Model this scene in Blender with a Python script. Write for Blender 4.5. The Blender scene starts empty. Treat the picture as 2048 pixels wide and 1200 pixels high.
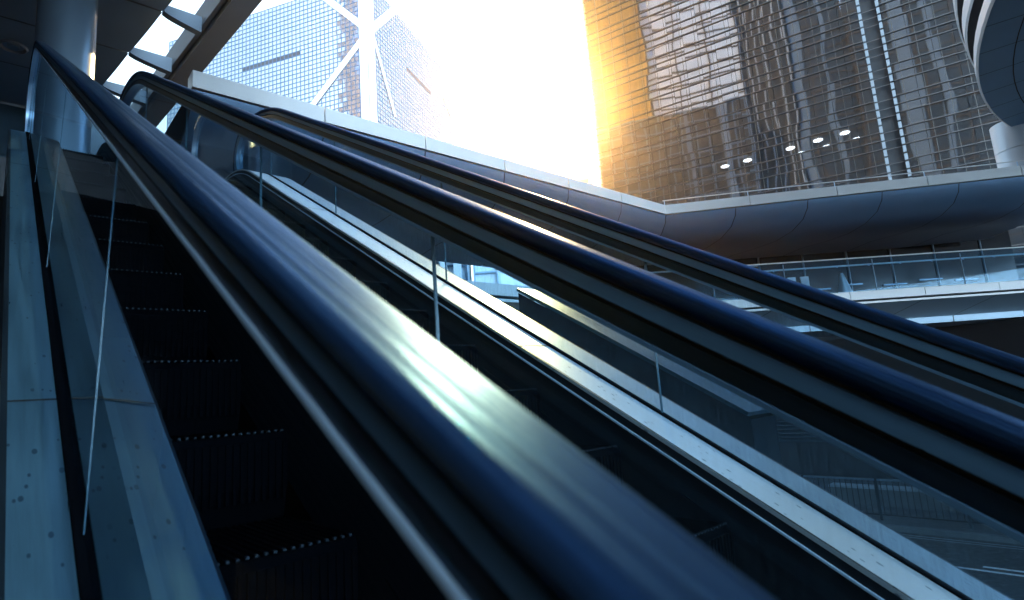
import bpy, bmesh, math, random
from mathutils import Vector, Matrix
random.seed(7)
C = bpy.context.scene.collection
SC = bpy.context.scene
rad = math.radians

# ------------------------------------------------------------------ camera
F = (999*1306 + 565*100)**.5                 # focal length in photo pixels (2048 wide)
dv = Vector((-999, 565, F)).normalized()     # direction the escalators climb (right, up, forward)
rv = Vector((1306, -100, F)).normalized()    # along the step edges
nv = Vector((dv.y*rv.z-dv.z*rv.y, dv.z*rv.x-dv.x*rv.z, dv.x*rv.y-dv.y*rv.x))
EL = rad(30); ce, se = math.cos(EL), math.sin(EL)
AX, AY, AZ = rv, dv*ce-nv*se, dv*se+nv*ce    # world axes seen from the camera
CZ = 4.2                                     # camera height over the street
def tow(v): return Vector((AX.dot(v), AY.dot(v), AZ.dot(v)))
R_, U_, F_ = tow(Vector((1, 0, 0))), tow(Vector((0, 1, 0))), tow(Vector((0, 0, 1)))
cam = bpy.data.cameras.new('camera'); co = bpy.data.objects.new('camera', cam); C.objects.link(co)
cam.sensor_width = 36; cam.lens = 36*F/2048; cam.clip_start = .01; cam.clip_end = 3000
mw = Matrix.Identity(4)
for i in range(3):
    mw[i][0], mw[i][1], mw[i][2] = R_[i], U_[i], -F_[i]
mw[2][3] = CZ
co.matrix_world = mw
cam.dof.use_dof = True; cam.dof.focus_distance = 9; cam.dof.aperture_fstop = 5.6
SC.camera = co
O = Vector((0, 0, CZ))
def ray(x, y): return tow(Vector((x-1024, 600-y, F))/F)
def at(x, y, t): return O + ray(x, y)*t
def onz(x, y, z): v = ray(x, y); return O + v*((z-CZ)/v.z)
def onx(x, y, a): v = ray(x, y); return O + v*(a/v.x)
def onplane(x, y, p0, nrm):
    v = ray(x, y); return O + v*((p0-O).dot(nrm)/v.dot(nrm))

# ------------------------------------------------------------------ sky and sun
SUN = ray(1138, 212).normalized()
sun_el, sun_az = math.asin(SUN.z), math.atan2(SUN.x, SUN.y)
w = bpy.data.worlds.new('World'); SC.world = w; w.use_nodes = True
nt = w.node_tree; N = nt.nodes; L = nt.links
bg = N['Background']
sky = N.new('ShaderNodeTexSky'); sky.sky_type = 'NISHITA'; sky.sun_disc = False
sky.sun_elevation = sun_el; sky.sun_rotation = sun_az; sky.ozone_density = 3; sky.dust_density = .6
tc = N.new('ShaderNodeTexCoord'); sx = N.new('ShaderNodeSeparateXYZ'); L.new(tc.outputs['Generated'], sx.inputs[0])
ns = N.new('ShaderNodeTexNoise'); ns.inputs['Scale'].default_value = 2.2; ns.inputs['Detail'].default_value = 4
L.new(tc.outputs['Generated'], ns.inputs['Vector'])
ad = N.new('ShaderNodeMath'); ad.operation = 'MULTIPLY_ADD'; L.new(ns.outputs['Fac'], ad.inputs[0]); ad.inputs[1].default_value = .16
L.new(sx.outputs['Z'], ad.inputs[2])
veil = N.new('ShaderNodeMapRange'); veil.interpolation_type = 'SMOOTHSTEP'
L.new(ad.outputs[0], veil.inputs['Value'])
veil.inputs['From Min'].default_value = .665; veil.inputs['From Max'].default_value = .85
veil.inputs['To Min'].default_value = 1; veil.inputs['To Max'].default_value = .12
mul = N.new('ShaderNodeVectorMath'); mul.operation = 'SCALE'; L.new(sky.outputs[0], mul.inputs[0]); mul.inputs['Scale'].default_value = .10
tint = N.new('ShaderNodeMix'); tint.data_type = 'RGBA'; tint.blend_type = 'MULTIPLY'; tint.inputs['Factor'].default_value = 1
L.new(mul.outputs[0], tint.inputs['A']); tint.inputs['B'].default_value = (.45, .9, 1.2, 1)
# warm brightening of the veil of cloud round the low sun
dt = N.new('ShaderNodeVectorMath'); dt.operation = 'DOT_PRODUCT'; L.new(tc.outputs['Generated'], dt.inputs[0]); dt.inputs[1].default_value = SUN
gl = N.new('ShaderNodeMapRange'); gl.interpolation_type = 'SMOOTHSTEP'; L.new(dt.outputs['Value'], gl.inputs['Value'])
gl.inputs['From Min'].default_value = .86; gl.inputs['From Max'].default_value = 1.0
vc = N.new('ShaderNodeMix'); vc.data_type = 'RGBA'; L.new(gl.outputs[0], vc.inputs['Factor'])
vc.inputs['A'].default_value = (.62, .88, 1.12, 1); vc.inputs['B'].default_value = (1.3, 1.12, .95, 1)
sm = N.new('ShaderNodeMix'); sm.data_type = 'RGBA'; L.new(veil.outputs[0], sm.inputs['Factor'])
L.new(tint.outputs['Result'], sm.inputs['A']); 
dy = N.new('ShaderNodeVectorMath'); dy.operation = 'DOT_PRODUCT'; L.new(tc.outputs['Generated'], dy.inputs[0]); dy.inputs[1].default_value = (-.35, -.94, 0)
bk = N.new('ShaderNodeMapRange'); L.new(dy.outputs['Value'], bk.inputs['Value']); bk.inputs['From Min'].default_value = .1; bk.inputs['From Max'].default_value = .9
bk.inputs['To Min'].default_value = 1; bk.inputs['To Max'].default_value = 4.2          # unseen brighter sky added behind the camera to light the coping
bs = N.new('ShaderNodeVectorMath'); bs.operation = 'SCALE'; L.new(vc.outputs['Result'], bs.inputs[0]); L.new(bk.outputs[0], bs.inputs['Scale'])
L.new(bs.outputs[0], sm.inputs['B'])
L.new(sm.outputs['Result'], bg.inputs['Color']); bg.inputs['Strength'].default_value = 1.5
sl = bpy.data.lights.new('sun', 'SUN'); so = bpy.data.objects.new('sun', sl); C.objects.link(so)
sl.energy = 4.6; sl.angle = rad(.5); sl.color = (1, .60, .22)
so.rotation_euler = SUN.to_track_quat('Z', 'Y').to_euler()
vs = SC.view_settings; vs.view_transform = 'Standard'; vs.look = 'None'; vs.exposure = 1.05; vs.gamma = 1
SC.cycles.max_bounces = 8; SC.cycles.transparent_max_bounces = 24; SC.cycles.glossy_bounces = 5
SC.cycles.use_denoising = True; SC.cycles.caustics_reflective = False; SC.cycles.caustics_refractive = False

# ------------------------------------------------------------------ materials
def nm(name):
    m = bpy.data.materials.new(name); m.use_nodes = True
    return m, m.node_tree.nodes, m.node_tree.links, m.node_tree.nodes['Principled BSDF']
def mat(name, col, metal=0, rough=.5, noise=None, amount=.25, coord='Object', bump=0, spots=0, coat=0, emit=None, spec=.5, stint=None):
    """plain surface; noise = (sx,sy,sz) scale of a wear texture that varies colour and roughness"""
    m, N, L, b = nm(name)
    b.inputs['Metallic'].default_value = metal; b.inputs['Roughness'].default_value = rough
    b.inputs['Base Color'].default_value = (*col, 1); b.inputs['Coat Weight'].default_value = coat
    b.inputs['Specular IOR Level'].default_value = spec
    if stint: b.inputs['Specular Tint'].default_value = (*stint, 1); b.inputs['Coat Tint'].default_value = (*stint, 1)
    if emit: b.inputs['Emission Color'].default_value = (*emit[:3], 1); b.inputs['Emission Strength'].default_value = emit[3]
    if noise:
        t = N.new('ShaderNodeTexCoord'); mp = N.new('ShaderNodeMapping'); mp.inputs['Scale'].default_value = noise
        L.new(t.outputs[coord], mp.inputs[0])
        n1 = N.new('ShaderNodeTexNoise'); n1.inputs['Scale'].default_value = 1; n1.inputs['Detail'].default_value = 6; n1.inputs['Roughness'].default_value = .65
        L.new(mp.outputs[0], n1.inputs['Vector'])
        mr = N.new('ShaderNodeMapRange'); L.new(n1.outputs['Fac'], mr.inputs['Value'])
        mr.inputs['From Min'].default_value = .25; mr.inputs['From Max'].default_value = .75
        mr.inputs['To Min'].default_value = 1-amount; mr.inputs['To Max'].default_value = 1+amount*.5
        mx = N.new('ShaderNodeVectorMath'); mx.operation = 'SCALE'; mx.inputs[0].default_value = col
        L.new(mr.outputs[0], mx.inputs['Scale']); out = mx.outputs[0]
        rr = N.new('ShaderNodeMapRange'); L.new(n1.outputs['Fac'], rr.inputs['Value'])
        rr.inputs['From Min'].default_value = .3; rr.inputs['From Max'].default_value = .7
        rr.inputs['To Min'].default_value = max(.02, rough*(1-amount)); rr.inputs['To Max'].default_value = min(1, rough*(1+amount))
        L.new(rr.outputs[0], b.inputs['Roughness'])
        if spots:
            mp2 = N.new('ShaderNodeMapping'); mp2.inputs['Scale'].default_value = (spots*.45, spots, spots); L.new(t.outputs[coord], mp2.inputs[0])
            vo = N.new('ShaderNodeTexVoronoi'); vo.inputs['Scale'].default_value = 1; L.new(mp2.outputs[0], vo.inputs['Vector'])
            sp = N.new('ShaderNodeSeparateColor'); L.new(vo.outputs['Color'], sp.inputs[0])
            lim = N.new('ShaderNodeMath'); lim.operation = 'MULTIPLY_ADD'; L.new(sp.outputs[0], lim.inputs[0]); lim.inputs[1].default_value = .75; lim.inputs[2].default_value = -.45
            lt = N.new('ShaderNodeMath'); lt.operation = 'LESS_THAN'; L.new(vo.outputs['Distance'], lt.inputs[0]); L.new(lim.outputs[0], lt.inputs[1])
            mm = N.new('ShaderNodeMix'); mm.data_type = 'RGBA'; L.new(lt.outputs[0], mm.inputs['Factor']); L.new(out, mm.inputs['A'])
            mm.inputs['B'].default_value = (col[0]*.35, col[1]*.4, col[2]*.45, 1); out = mm.outputs['Result']
        L.new(out, b.inputs['Base Color'])
        if bump:
            bp = N.new('ShaderNodeBump'); bp.inputs['Strength'].default_value = bump; bp.inputs['Distance'].default_value = .01
            L.new(n1.outputs['Fac'], bp.inputs['Height']); L.new(bp.outputs[0], b.inputs['Normal'])
    return m
def glassmat(name, tint, dirt=0, refl=1.0, rough=.02):
    m, N, L, b = nm(name); N.remove(b)
    out = N['Material Output']
    tr = N.new('ShaderNodeBsdfTransparent'); tr.inputs[0].default_value = (*tint, 1)
    g = N.new('ShaderNodeBsdfGlossy'); g.inputs['Roughness'].default_value = rough; g.inputs['Color'].default_value = (.9, .96, 1, 1)
    lw = N.new('ShaderNodeFresnel'); lw.inputs['IOR'].default_value = 1.42
    k = N.new('ShaderNodeMath'); k.operation = 'MULTIPLY'; k.use_clamp = True; L.new(lw.outputs[0], k.inputs[0]); k.inputs[1].default_value = refl
    ge = N.new('ShaderNodeNewGeometry'); fr = N.new('ShaderNodeMath'); fr.operation = 'SUBTRACT'; fr.inputs[0].default_value = 1; L.new(ge.outputs['Backfacing'], fr.inputs[1])
    k2 = N.new('ShaderNodeMath'); k2.operation = 'MULTIPLY'; L.new(k.outputs[0], k2.inputs[0]); L.new(fr.outputs[0], k2.inputs[1])   # only the outer skin of a pane mirrors
    mx = N.new('ShaderNodeMixShader'); L.new(k2.outputs[0], mx.inputs[0]); L.new(tr.outputs[0], mx.inputs[1]); L.new(g.outputs[0], mx.inputs[2])
    last = mx.outputs[0]
    if dirt:
        t = N.new('ShaderNodeTexCoord'); mp = N.new('ShaderNodeMapping'); mp.inputs['Scale'].default_value = (110, 110, 12); L.new(t.outputs['Object'], mp.inputs[0])
        n1 = N.new('ShaderNodeTexNoise'); n1.inputs['Scale'].default_value = 1; n1.inputs['Detail'].default_value = 8; n1.inputs['Roughness'].default_value = .8; L.new(mp.outputs[0], n1.inputs['Vector'])
        mr = N.new('ShaderNodeMapRange'); L.new(n1.outputs['Fac'], mr.inputs['Value']); mr.inputs['From Min'].default_value = .42; mr.inputs['From Max'].default_value = .8
        mr.inputs['To Min'].default_value = dirt*.1; mr.inputs['To Max'].default_value = dirt
        df = N.new('ShaderNodeBsdfDiffuse'); df.inputs[0].default_value = (.42, .62, .78, 1)
        m2 = N.new('ShaderNodeMixShader'); L.new(mr.outputs[0], m2.inputs[0]); L.new(last, m2.inputs[1]); L.new(df.outputs[0], m2.inputs[2]); last = m2.outputs[0]
    L.new(last, out.inputs['Surface'])
    return m
M = {}
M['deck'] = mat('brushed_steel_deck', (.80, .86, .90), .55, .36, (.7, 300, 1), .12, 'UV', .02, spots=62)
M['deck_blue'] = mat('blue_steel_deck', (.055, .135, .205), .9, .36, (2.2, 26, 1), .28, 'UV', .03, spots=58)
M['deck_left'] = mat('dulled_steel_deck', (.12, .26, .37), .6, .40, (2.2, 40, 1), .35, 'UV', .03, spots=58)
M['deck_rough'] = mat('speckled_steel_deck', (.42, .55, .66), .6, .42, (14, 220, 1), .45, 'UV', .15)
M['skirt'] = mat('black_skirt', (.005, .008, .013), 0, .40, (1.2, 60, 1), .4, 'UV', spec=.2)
M['gasket'] = mat('black_rubber_gasket', (.003, .004, .006), 0, .7, spec=0)
M['rubber'] = mat('handrail_rubber', (.022, .055, .125), .8, .44, (.6, 150, 1), .6, 'UV', .30, stint=(.36, .60, 1))
M['alu'] = mat('anodised_guide', (.12, .25, .39), .4, .45, (.8, 50, 1), .3, 'UV')
M['alu_dark'] = mat('dark_anodised_guide', (.035, .06, .09), 1, .38, (.8, 50, 1), .3, 'UV')
M['alu_bright'] = mat('polished_bead', (.60, .80, 1.0), .3, .32)
M['groove'] = mat('guide_groove', (.004, .005, .007), 0, .6)
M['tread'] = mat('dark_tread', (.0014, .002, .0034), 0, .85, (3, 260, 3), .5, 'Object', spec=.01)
M['cleat'] = mat('worn_cleat', (.012, .022, .034), .2, .6)
M['glass'] = glassmat('balustrade_glass', (.80, .90, .95), .05, 1.0)
M['glass_near'] = glassmat('near_balustrade_glass', (.74, .86, .93), 0, .35)
M['glass_dirty'] = glassmat('rain_marked_glass', (.82, .91, .96), .2, 1.0)
M['glass_edge'] = mat('glass_edge', (.05, .12, .17), 0, .2)
M['comb'] = mat('comb_plate', (.10, .15, .2), .9, .4, (40, 3, 3), .3)
M['truss'] = mat('escalator_cladding', (.05, .08, .11), .8, .4, (2, 2, 2), .3)
M['white'] = mat('white_coping', (.86, .87, .88), 0, .35, (.8, .8, .8), .06)
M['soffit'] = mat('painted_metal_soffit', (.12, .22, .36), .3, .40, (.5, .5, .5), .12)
M['soffit_lit'] = mat('lit_soffit_panel', (.36, .50, .62), .2, .4, (.5, .5, .5), .12)  # lighter copy of the soffit, ground bounce put into its colour
M['soffit_dark'] = mat('ceiling_panel', (.26, .42, .58), .2, .5, (.4, .4, .4), .15)
M['seam'] = mat('dark_seam', (.01, .012, .016), 0, .7)
M['beam'] = mat('beam_paint', (.15, .20, .26), .3, .45, (.6, .6, .6), .15)
M['rib'] = mat('rib_paint', (.18, .24, .31), .2, .5, (.6, .6, .6), .1)
M['column'] = mat('column_metal', (.26, .37, .48), .6, .34, (1, 1, .25), .15)
M['wcol'] = mat('white_column', (.72, .76, .8), .1, .4, (.6, .6, .3), .06)
M['dark'] = mat('dark_wall', (.010, .013, .019), 0, .6, (.8, .8, .8), .3)
M['navy'] = mat('navy_wall', (.004, .012, .024), .1, .4, (.5, .5, .5), .25)
M['backnavy'] = mat('back_wall_navy', (.03, .08, .13), .1, .35, (.5, .5, .5), .25)
M['shop'] = mat('shopfront_glass', (.010, .012, .016), 0, .12, (.7, .7, .7), .3, spec=.6)
M['mull'] = mat('mullion', (.22, .30, .38), .6, .35)
M['asphalt'] = mat('asphalt', (.028, .03, .034), 0, .75, (6, 6, 6), .5, bump=.3)
M['pave'] = mat('paving', (.05, .058, .07), 0, .7, (3, 3, 3), .3)
M['paint'] = mat('road_paint', (.75, .77, .8), 0, .6, (8, 8, 8), .2)
M['kerb'] = mat('kerb_stone', (.12, .13, .14), 0, .7, (3, 3, 3), .3)
M['iron'] = mat('railing_iron', (.02, .025, .03), .4, .5)
M['lamp'] = mat('lamp_lens', (.9, .9, .9), 0, .4, emit=(.85, .93, 1, 7))

# ------------------------------------------------------------------ mesh helpers
class MB:
    def __init__(s): s.v = []; s.f = []; s.uv = []; s.mi = []
    def face(s, pts, uv=None, mi=0):
        i = len(s.v); s.v += [tuple(p) for p in pts]; s.f.append(tuple(range(i, i+len(pts))))
        s.uv.append(uv or [(0, 0)]*len(pts)); s.mi.append(mi); return s
    def box(s, c, ex, ey, ez, mi=0):
        """centre and three half-edge vectors"""
        c, ex, ey, ez = Vector(c), Vector(ex), Vector(ey), Vector(ez)
        P = lambda a, b, d: c+ex*a+ey*b+ez*d
        for q in (((-1,-1,-1),(-1,1,-1),(1,1,-1),(1,-1,-1)), ((-1,-1,1),(1,-1,1),(1,1,1),(-1,1,1)), ((-1,-1,-1),(1,-1,-1),(1,-1,1),(-1,-1,1)),
                  ((1,1,-1),(-1,1,-1),(-1,1,1),(1,1,1)), ((1,-1,-1),(1,1,-1),(1,1,1),(1,-1,1)), ((-1,1,-1),(-1,-1,-1),(-1,-1,1),(-1,1,1))):
            s.face([P(*k) for k in q], mi=mi)
        return s
    def abox(s, x0, x1, y0, y1, z0, z1, mi=0):
        return s.box(((x0+x1)/2, (y0+y1)/2, (z0+z1)/2), ((x1-x0)/2, 0, 0), (0, (y1-y0)/2, 0), (0, 0, (z1-z0)/2), mi)
    def bar(s, a, b, w, h=None, up=(0, 0, 1)):
        """square bar from a to b, half sizes w, h"""
        a, b = Vector(a), Vector(b); d = (b-a)/2; x = d.cross(Vector(up))
        if x.length < 1e-6: x = d.cross(Vector((1, 0, 0)))
        x.normalize(); y = x.cross(d).normalized()
        return s.box((a+b)/2, d, x*w, y*(h or w))
    def tube(s, pts, r, n=10, caps=True):
        pts = [Vector(p) for p in pts]; rings = []
        for i, p in enumerate(pts):
            t = (pts[min(i+1, len(pts)-1)]-pts[max(i-1, 0)]).normalized()
            x = t.cross(Vector((0, 0, 1)))
            if x.length < 1e-4: x = t.cross(Vector((1, 0, 0)))
            x.normalize(); y = x.cross(t)
            rr = r[i] if isinstance(r, (list, tuple)) else r
            rings.append([p+x*rr*math.cos(2*math.pi*k/n)+y*rr*math.sin(2*math.pi*k/n) for k in range(n)])
        for i in range(len(rings)-1):
            for k in range(n):
                s.face([rings[i][k], rings[i][(k+1) % n], rings[i+1][(k+1) % n], rings[i+1][k]])
        if caps: s.face(rings[0][::-1]); s.face(rings[-1])
        return s
    def prism(s, poly, off, mi=0):
        a = [Vector(p) for p in poly]; b = [p+Vector(off) for p in a]; n = len(a)
        s.face(a[::-1], mi=mi); s.face(b, mi=mi)
        for i in range(n): s.face([a[i], a[(i+1) % n], b[(i+1) % n], b[i]], mi=mi)
        return s
    def sweep(s, path, prof, closed=True):
        """prof of (across, out) points carried along an escalator path of (Y, Z, nY, nZ, length)"""
        n = len(prof); vl = [0]
        for i in range(n):
            a, b = prof[i], prof[(i+1) % n]; vl.append(vl[-1]+math.hypot(b[0]-a[0], b[1]-a[1]))
        P = [[(a, y+ny*h, z+nz*h) for a, h in prof] for y, z, ny, nz, l in path]
        for i in range(len(path)-1):
            for k in range(n if closed else n-1):
                j = (k+1) % n; l0, l1 = path[i][4], path[i+1][4]
                s.face([P[i][k], P[i][j], P[i+1][j], P[i+1][k]], [(l0, vl[k]), (l0, vl[k+1]), (l1, vl[k+1]), (l1, vl[k])])
        if closed: s.face(P[0][::-1]); s.face(P[-1])
        return s
    def build(s, name, m, parent=None, smooth=None, weld=True):
        me = bpy.data.meshes.new(name); me.from_pydata(s.v, [], s.f)
        ul = me.uv_layers.new(name='UVMap'); k = 0
        for fu in s.uv:
            for u in fu: ul.data[k].uv = u; k += 1
        for x in (m if isinstance(m, (list, tuple)) else [m]): me.materials.append(x)
        if len(set(s.mi)) > 1: me.polygons.foreach_set('material_index', s.mi)
        if weld:
            bm = bmesh.new(); bm.from_mesh(me); bmesh.ops.remove_doubles(bm, verts=bm.verts, dist=1e-5); bm.to_mesh(me); bm.free()
        if smooth:
            me.polygons.foreach_set('use_smooth', [True]*len(me.polygons)); me.set_sharp_from_angle(angle=rad(smooth))
        o = bpy.data.objects.new(name, me); C.objects.link(o)
        if parent:
            o.parent = parent; o.matrix_parent_inverse = Matrix.Translation(parent.location).inverted() @ Matrix.Identity(4) if parent.type == 'EMPTY' else Matrix.Identity(4)
        return o
def tag(o, label=None, cat=None, group=None, kind=None):
    if label: o['label'] = label
    if cat: o['category'] = cat
    if group: o['group'] = group
    if kind: o['kind'] = kind
    return o
def thing(name, label, cat, loc=(0, 0, 0), group=None):
    o = bpy.data.objects.new(name, None); o.empty_display_size = .2; C.objects.link(o); o.location = loc
    return tag(o, label, cat, group)
def struct(name, mb, m, **k): return tag(mb.build(name, m, **k), kind='structure')

# ------------------------------------------------------------------ escalator paths
S1, RR = 5.84, 2.3
CY, CZL = S1*ce+RR*se, S1*se-RR*ce+CZ            # centre of the upper bend
def path(b, y_start=-5.5, y_end=7.0, newel=0):
    """line at offset b (square to the slope) from the line of climb through the camera"""
    out = []; l = 0
    s0 = (y_start+b*se)/ce
    pts = [(s0*ce-b*se, s0*se+b*ce+CZ, -se, ce), (S1*ce-b*se, S1*se+b*ce+CZ, -se, ce)]
    k = 26
    a = [(pts[0][0]+(pts[1][0]-pts[0][0])*i/k, pts[0][1]+(pts[1][1]-pts[0][1])*i/k, -se, ce) for i in range(k)]
    for i in range(13):
        t = EL*(1-i/12); a.append((CY-(RR+b)*math.sin(t), CZL+(RR+b)*math.cos(t), -math.sin(t), math.cos(t)))
    a.append((y_end, CZL+RR+b, 0, 1))
    if newel:
        for i in range(1, 13):
            t = math.pi*i/14; a.append((y_end+newel*math.sin(t), CZL+RR+b-newel+newel*math.cos(t), math.sin(t), math.cos(t)))
    res = []
    for i, p in enumerate(a):
        if i: l += math.hypot(p[0]-a[i-1][0], p[1]-a[i-1][1])
        res.append((*p, l))
    return res
def zc(b, y):
    ya = S1*ce-b*se
    if y <= ya: return y*math.tan(EL)+b/ce+CZ
    if y >= CY: return CZL+RR+b
    return CZL+math.sqrt(max(0, (RR+b)**2-(CY-y)**2))
ZF = CZL+RR-.88                                   # upper floor
REST = .12                                        # spacing helper
BT = -.117                                        # top of the handrails
# handrail cross section and the metal guide beneath it, (across, down from the handrail top)
def ring(w, t, n=13):
    p = []
    for i in range(n+1):
        a = math.pi*i/n; c_, s_ = math.cos(a), math.sin(a)
        p.append((math.copysign(abs(c_)**.72, c_)*w, -t/2+(abs(s_)**.72*t/2)))
    return p+[(-w, -t*.72), (-w*.75, -t), (w*.75, -t), (w, -t*.72)]
def balustrade(parent, a, yjoints, y_end, gmat, gt=.0045, sc=1.0, ws=1.0, bt=BT, foot=None, deck_b=-.757, leg=None):
    """handrail, guide strips and glass panes over the line X = a; foot = X of the glass foot when it leans"""
    foot = a if foot is None else foot
    h = .036*sc; K = ws
    pr = path(bt, newel=.34, y_end=y_end)
    MB().sweep(pr, [(a+x, y) for x, y in ring(.042*ws, h)]).build('handrail', M['rubber'], parent, smooth=50)
    def strip(name, y0, y1, w, m):
        MB().sweep(pr, [(a-w*ws, -y1*sc), (a-w*ws, -y0*sc), (a+w*ws, -y0*sc), (a+w*ws, -y1*sc)]).build(name, m, parent, smooth=30)
    strip('guide_groove', .036, .042, .022, M['groove'])
    strip('upper_guide', .042, .068, .034, M['alu'])
    strip('guide_groove', .068, .076, .022, M['groove'])
    strip('lower_guide', .076, .104, .032, M['alu_dark'])
    strip('guide_lip', .104, .112, .036, M['alu_bright'] if sc < 1 else M['alu'])
    bl = bt-.11*sc
    ys = sorted(yjoints)
    for i in range(len(ys)-1):
        y0, y1 = ys[i]+gt*.5, ys[i+1]-gt*.5; mb = MB(); q = 14; bot = []; top = []
        for k in range(q+1):
            y = y0+(y1-y0)*k/q
            zb, zt = zc(deck_b-.02, y), zc(bl, y)
            if y > y_end:                             # rounded end inside the newel
                zt = zc(bl, y_end)-.23+math.sqrt(max(.0004, .23**2-(y-y_end)**2)) if y-y_end < .23 else zb+.05
            bot.append((foot, y, zb)); top.append((a, y, zt))
        for k in range(q):
            for dx, fl in ((-gt, 0), (gt, 1)):
                v = [Vector(bot[k]), Vector(bot[k+1]), Vector(top[k+1]), Vector(top[k])]
                v = [p+Vector((dx, 0, 0)) for p in v]; mb.face(v if fl else v[::-1])
            e = [Vector(top[k]), Vector(top[k+1])]
            mb.face([e[0]-Vector((gt, 0, 0)), e[0]+Vector((gt, 0, 0)), e[1]+Vector((gt, 0, 0)), e[1]-Vector((gt, 0, 0))], mi=1)
        for b_, t_ in ((bot[0], top[0]), (bot[-1], top[-1])):
            b_, t_ = Vector(b_), Vector(t_); X6 = Vector((gt, 0, 0))
            mb.face([b_-X6, b_+X6, t_+X6, t_-X6], mi=1)
        mb.build('glass_panel', [gmat, M['glass_edge']], parent)
def flatstrip(parent, name, a0, a1, b, m, thick=.012, y_end=7.2, joints=None, b1=None):
    """deck-like strip from a0 to a1 lying at offset b (b1 at its far edge)"""
    p = path(b, y_end=y_end); d = 0 if b1 is None else b1-b
    MB().sweep(p, [(a0, -thick), (a0, 0), (a1, d), (a1, d-thick)]).build(name, m, parent, smooth=30)
    for j in joints or []:
        z0, z1 = zc(b, j-.0035)+.0015, zc(b, j+.0035)+.0015
        MB().face([(a0, j-.0035, z0), (a1, j-.0035, z0+d), (a1, j+.0035, z1+d), (a0, j+.0035, z1)]).build('deck_joint', M['seam'], parent)
def wallstrip(parent, name, a, b0, b1, m, th=.01, y_end=6.6):
    p = path(0, y_end=y_end)
    MB().sweep(p, [(a-th, b0), (a-th, b1), (a+th, b1), (a+th, b0)]).build(name, m, parent, smooth=30)

def steps(parent, x0, x1, phase):
    ys = []
    y = phase
    while y > -4.2: y -= .4
    while y < 6.0: ys.append(y); y += .4
    proto = None
    for y in ys:
        z, zp = zc(-.88, y), zc(-.88, y-.4)
        flat = (z-zp) < .20
        key = 'step'
        if not flat and proto is not None:
            o = proto.copy(); C.objects.link(o); o.parent = parent; o.matrix_parent_inverse = Matrix.Translation(parent.location).inverted()
            o.location = (0, y-proto['y0'], z-proto['z0'])
            for ch in proto.children:
                c2 = ch.copy(); C.objects.link(c2); c2.parent = o
            continue
        mb = MB(); w = x1-x0; rise = z-zp
        mb.abox(x0+.003, x1-.003, y, y+.398, z-.03, z)                        # tread
        pr = [(y, z), (y-.012, z-.02), (y-.006, z-rise*.6), (y+.03, z-rise-.02), (y+.05, z-rise-.02), (y+.05, z-.03)]
        mb.prism([(x0+.003, a, b) for a, b in pr], (w-.006, 0, 0))            # curved riser
        g = int(w/.018)
        for k in range(g):                                                   # tread ribs
            xx = x0+.006+(w-.012)*(k+.3)/g
            mb.abox(xx, xx+.008, y+.004, y+.396, z, z+.007)
            mb.abox(xx, xx+.008, y-.016, y-.011, z-rise*.75, z-.02)
        o = mb.build('step', M['tread'], parent, weld=False)
        cm = MB()
        for k in range(g):
            xx = x0+.006+(w-.012)*(k+.3)/g
            cm.abox(xx+.001, xx+.007, y-.004, y+.006, z+.003, z+.0075)
        cm.build('step_nosing', M['cleat'], o, weld=False)
        if not flat: proto = o; o['y0'] = y; o['z0'] = z
    for o in parent.children:
        for k in ('y0', 'z0'):
            if k in o: del o[k]

# ------------------------------------------------------------------ escalators
dj = [-4.1, -1.9, .33, 2.55, 4.77]
eL = thing('escalator', 'near escalator on the left with wide blurred handrail and blue steel decks', 'escalator', (.4, 0, 0))
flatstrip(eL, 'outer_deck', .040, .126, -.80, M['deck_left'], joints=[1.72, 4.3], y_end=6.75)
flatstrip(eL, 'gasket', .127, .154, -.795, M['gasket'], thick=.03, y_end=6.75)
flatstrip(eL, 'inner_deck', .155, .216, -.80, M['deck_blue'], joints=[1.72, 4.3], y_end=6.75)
flatstrip(eL, 'inner_deck', .2165, .325, -.803, M['deck_blue'], joints=[1.72, 4.3], y_end=6.75, b1=-.822)  # widens the deck to stand in for the outer deck's reflection in the glass
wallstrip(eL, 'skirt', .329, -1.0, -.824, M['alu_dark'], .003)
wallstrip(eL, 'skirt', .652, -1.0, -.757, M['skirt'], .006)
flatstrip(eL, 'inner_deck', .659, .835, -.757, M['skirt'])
wallstrip(eL, 'side_cladding', .034, -1.75, -.80, M['truss'], .006)
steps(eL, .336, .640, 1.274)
balustrade(eL, .168, [-4.0, -2.7, -1.4, -.1, 1.28, 2.58, 3.88, 5.18, 6.92], 6.2, M['glass_near'], gt=.0012, sc=.52, ws=.78, bt=-.108, foot=.140, deck_b=-.80)
MB().abox(.2, .648, 5.95, 6.35, ZF-.02, ZF+.006).build('comb_plate', M['comb'], eL)

eR = thing('escalator', 'farther escalator with white steel inner deck between two rain marked glass balustrades', 'escalator', (1.4, 0, 0))
flatstrip(eR, 'gasket', .837, .863, -.752, M['gasket'], thick=.03)
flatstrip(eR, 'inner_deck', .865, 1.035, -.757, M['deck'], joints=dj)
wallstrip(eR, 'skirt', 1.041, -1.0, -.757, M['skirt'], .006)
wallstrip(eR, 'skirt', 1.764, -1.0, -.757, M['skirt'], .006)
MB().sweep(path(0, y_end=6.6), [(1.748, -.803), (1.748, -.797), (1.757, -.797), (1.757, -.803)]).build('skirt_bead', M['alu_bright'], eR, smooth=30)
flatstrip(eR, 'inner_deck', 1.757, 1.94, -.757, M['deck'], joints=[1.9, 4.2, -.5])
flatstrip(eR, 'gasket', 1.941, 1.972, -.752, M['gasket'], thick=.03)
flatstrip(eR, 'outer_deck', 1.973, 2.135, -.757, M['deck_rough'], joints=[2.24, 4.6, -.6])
wallstrip(eR, 'side_cladding', 2.14, -1.75, -.757, M['truss'], .006)
steps(eR, 1.050, 1.755, 1.40)
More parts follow.
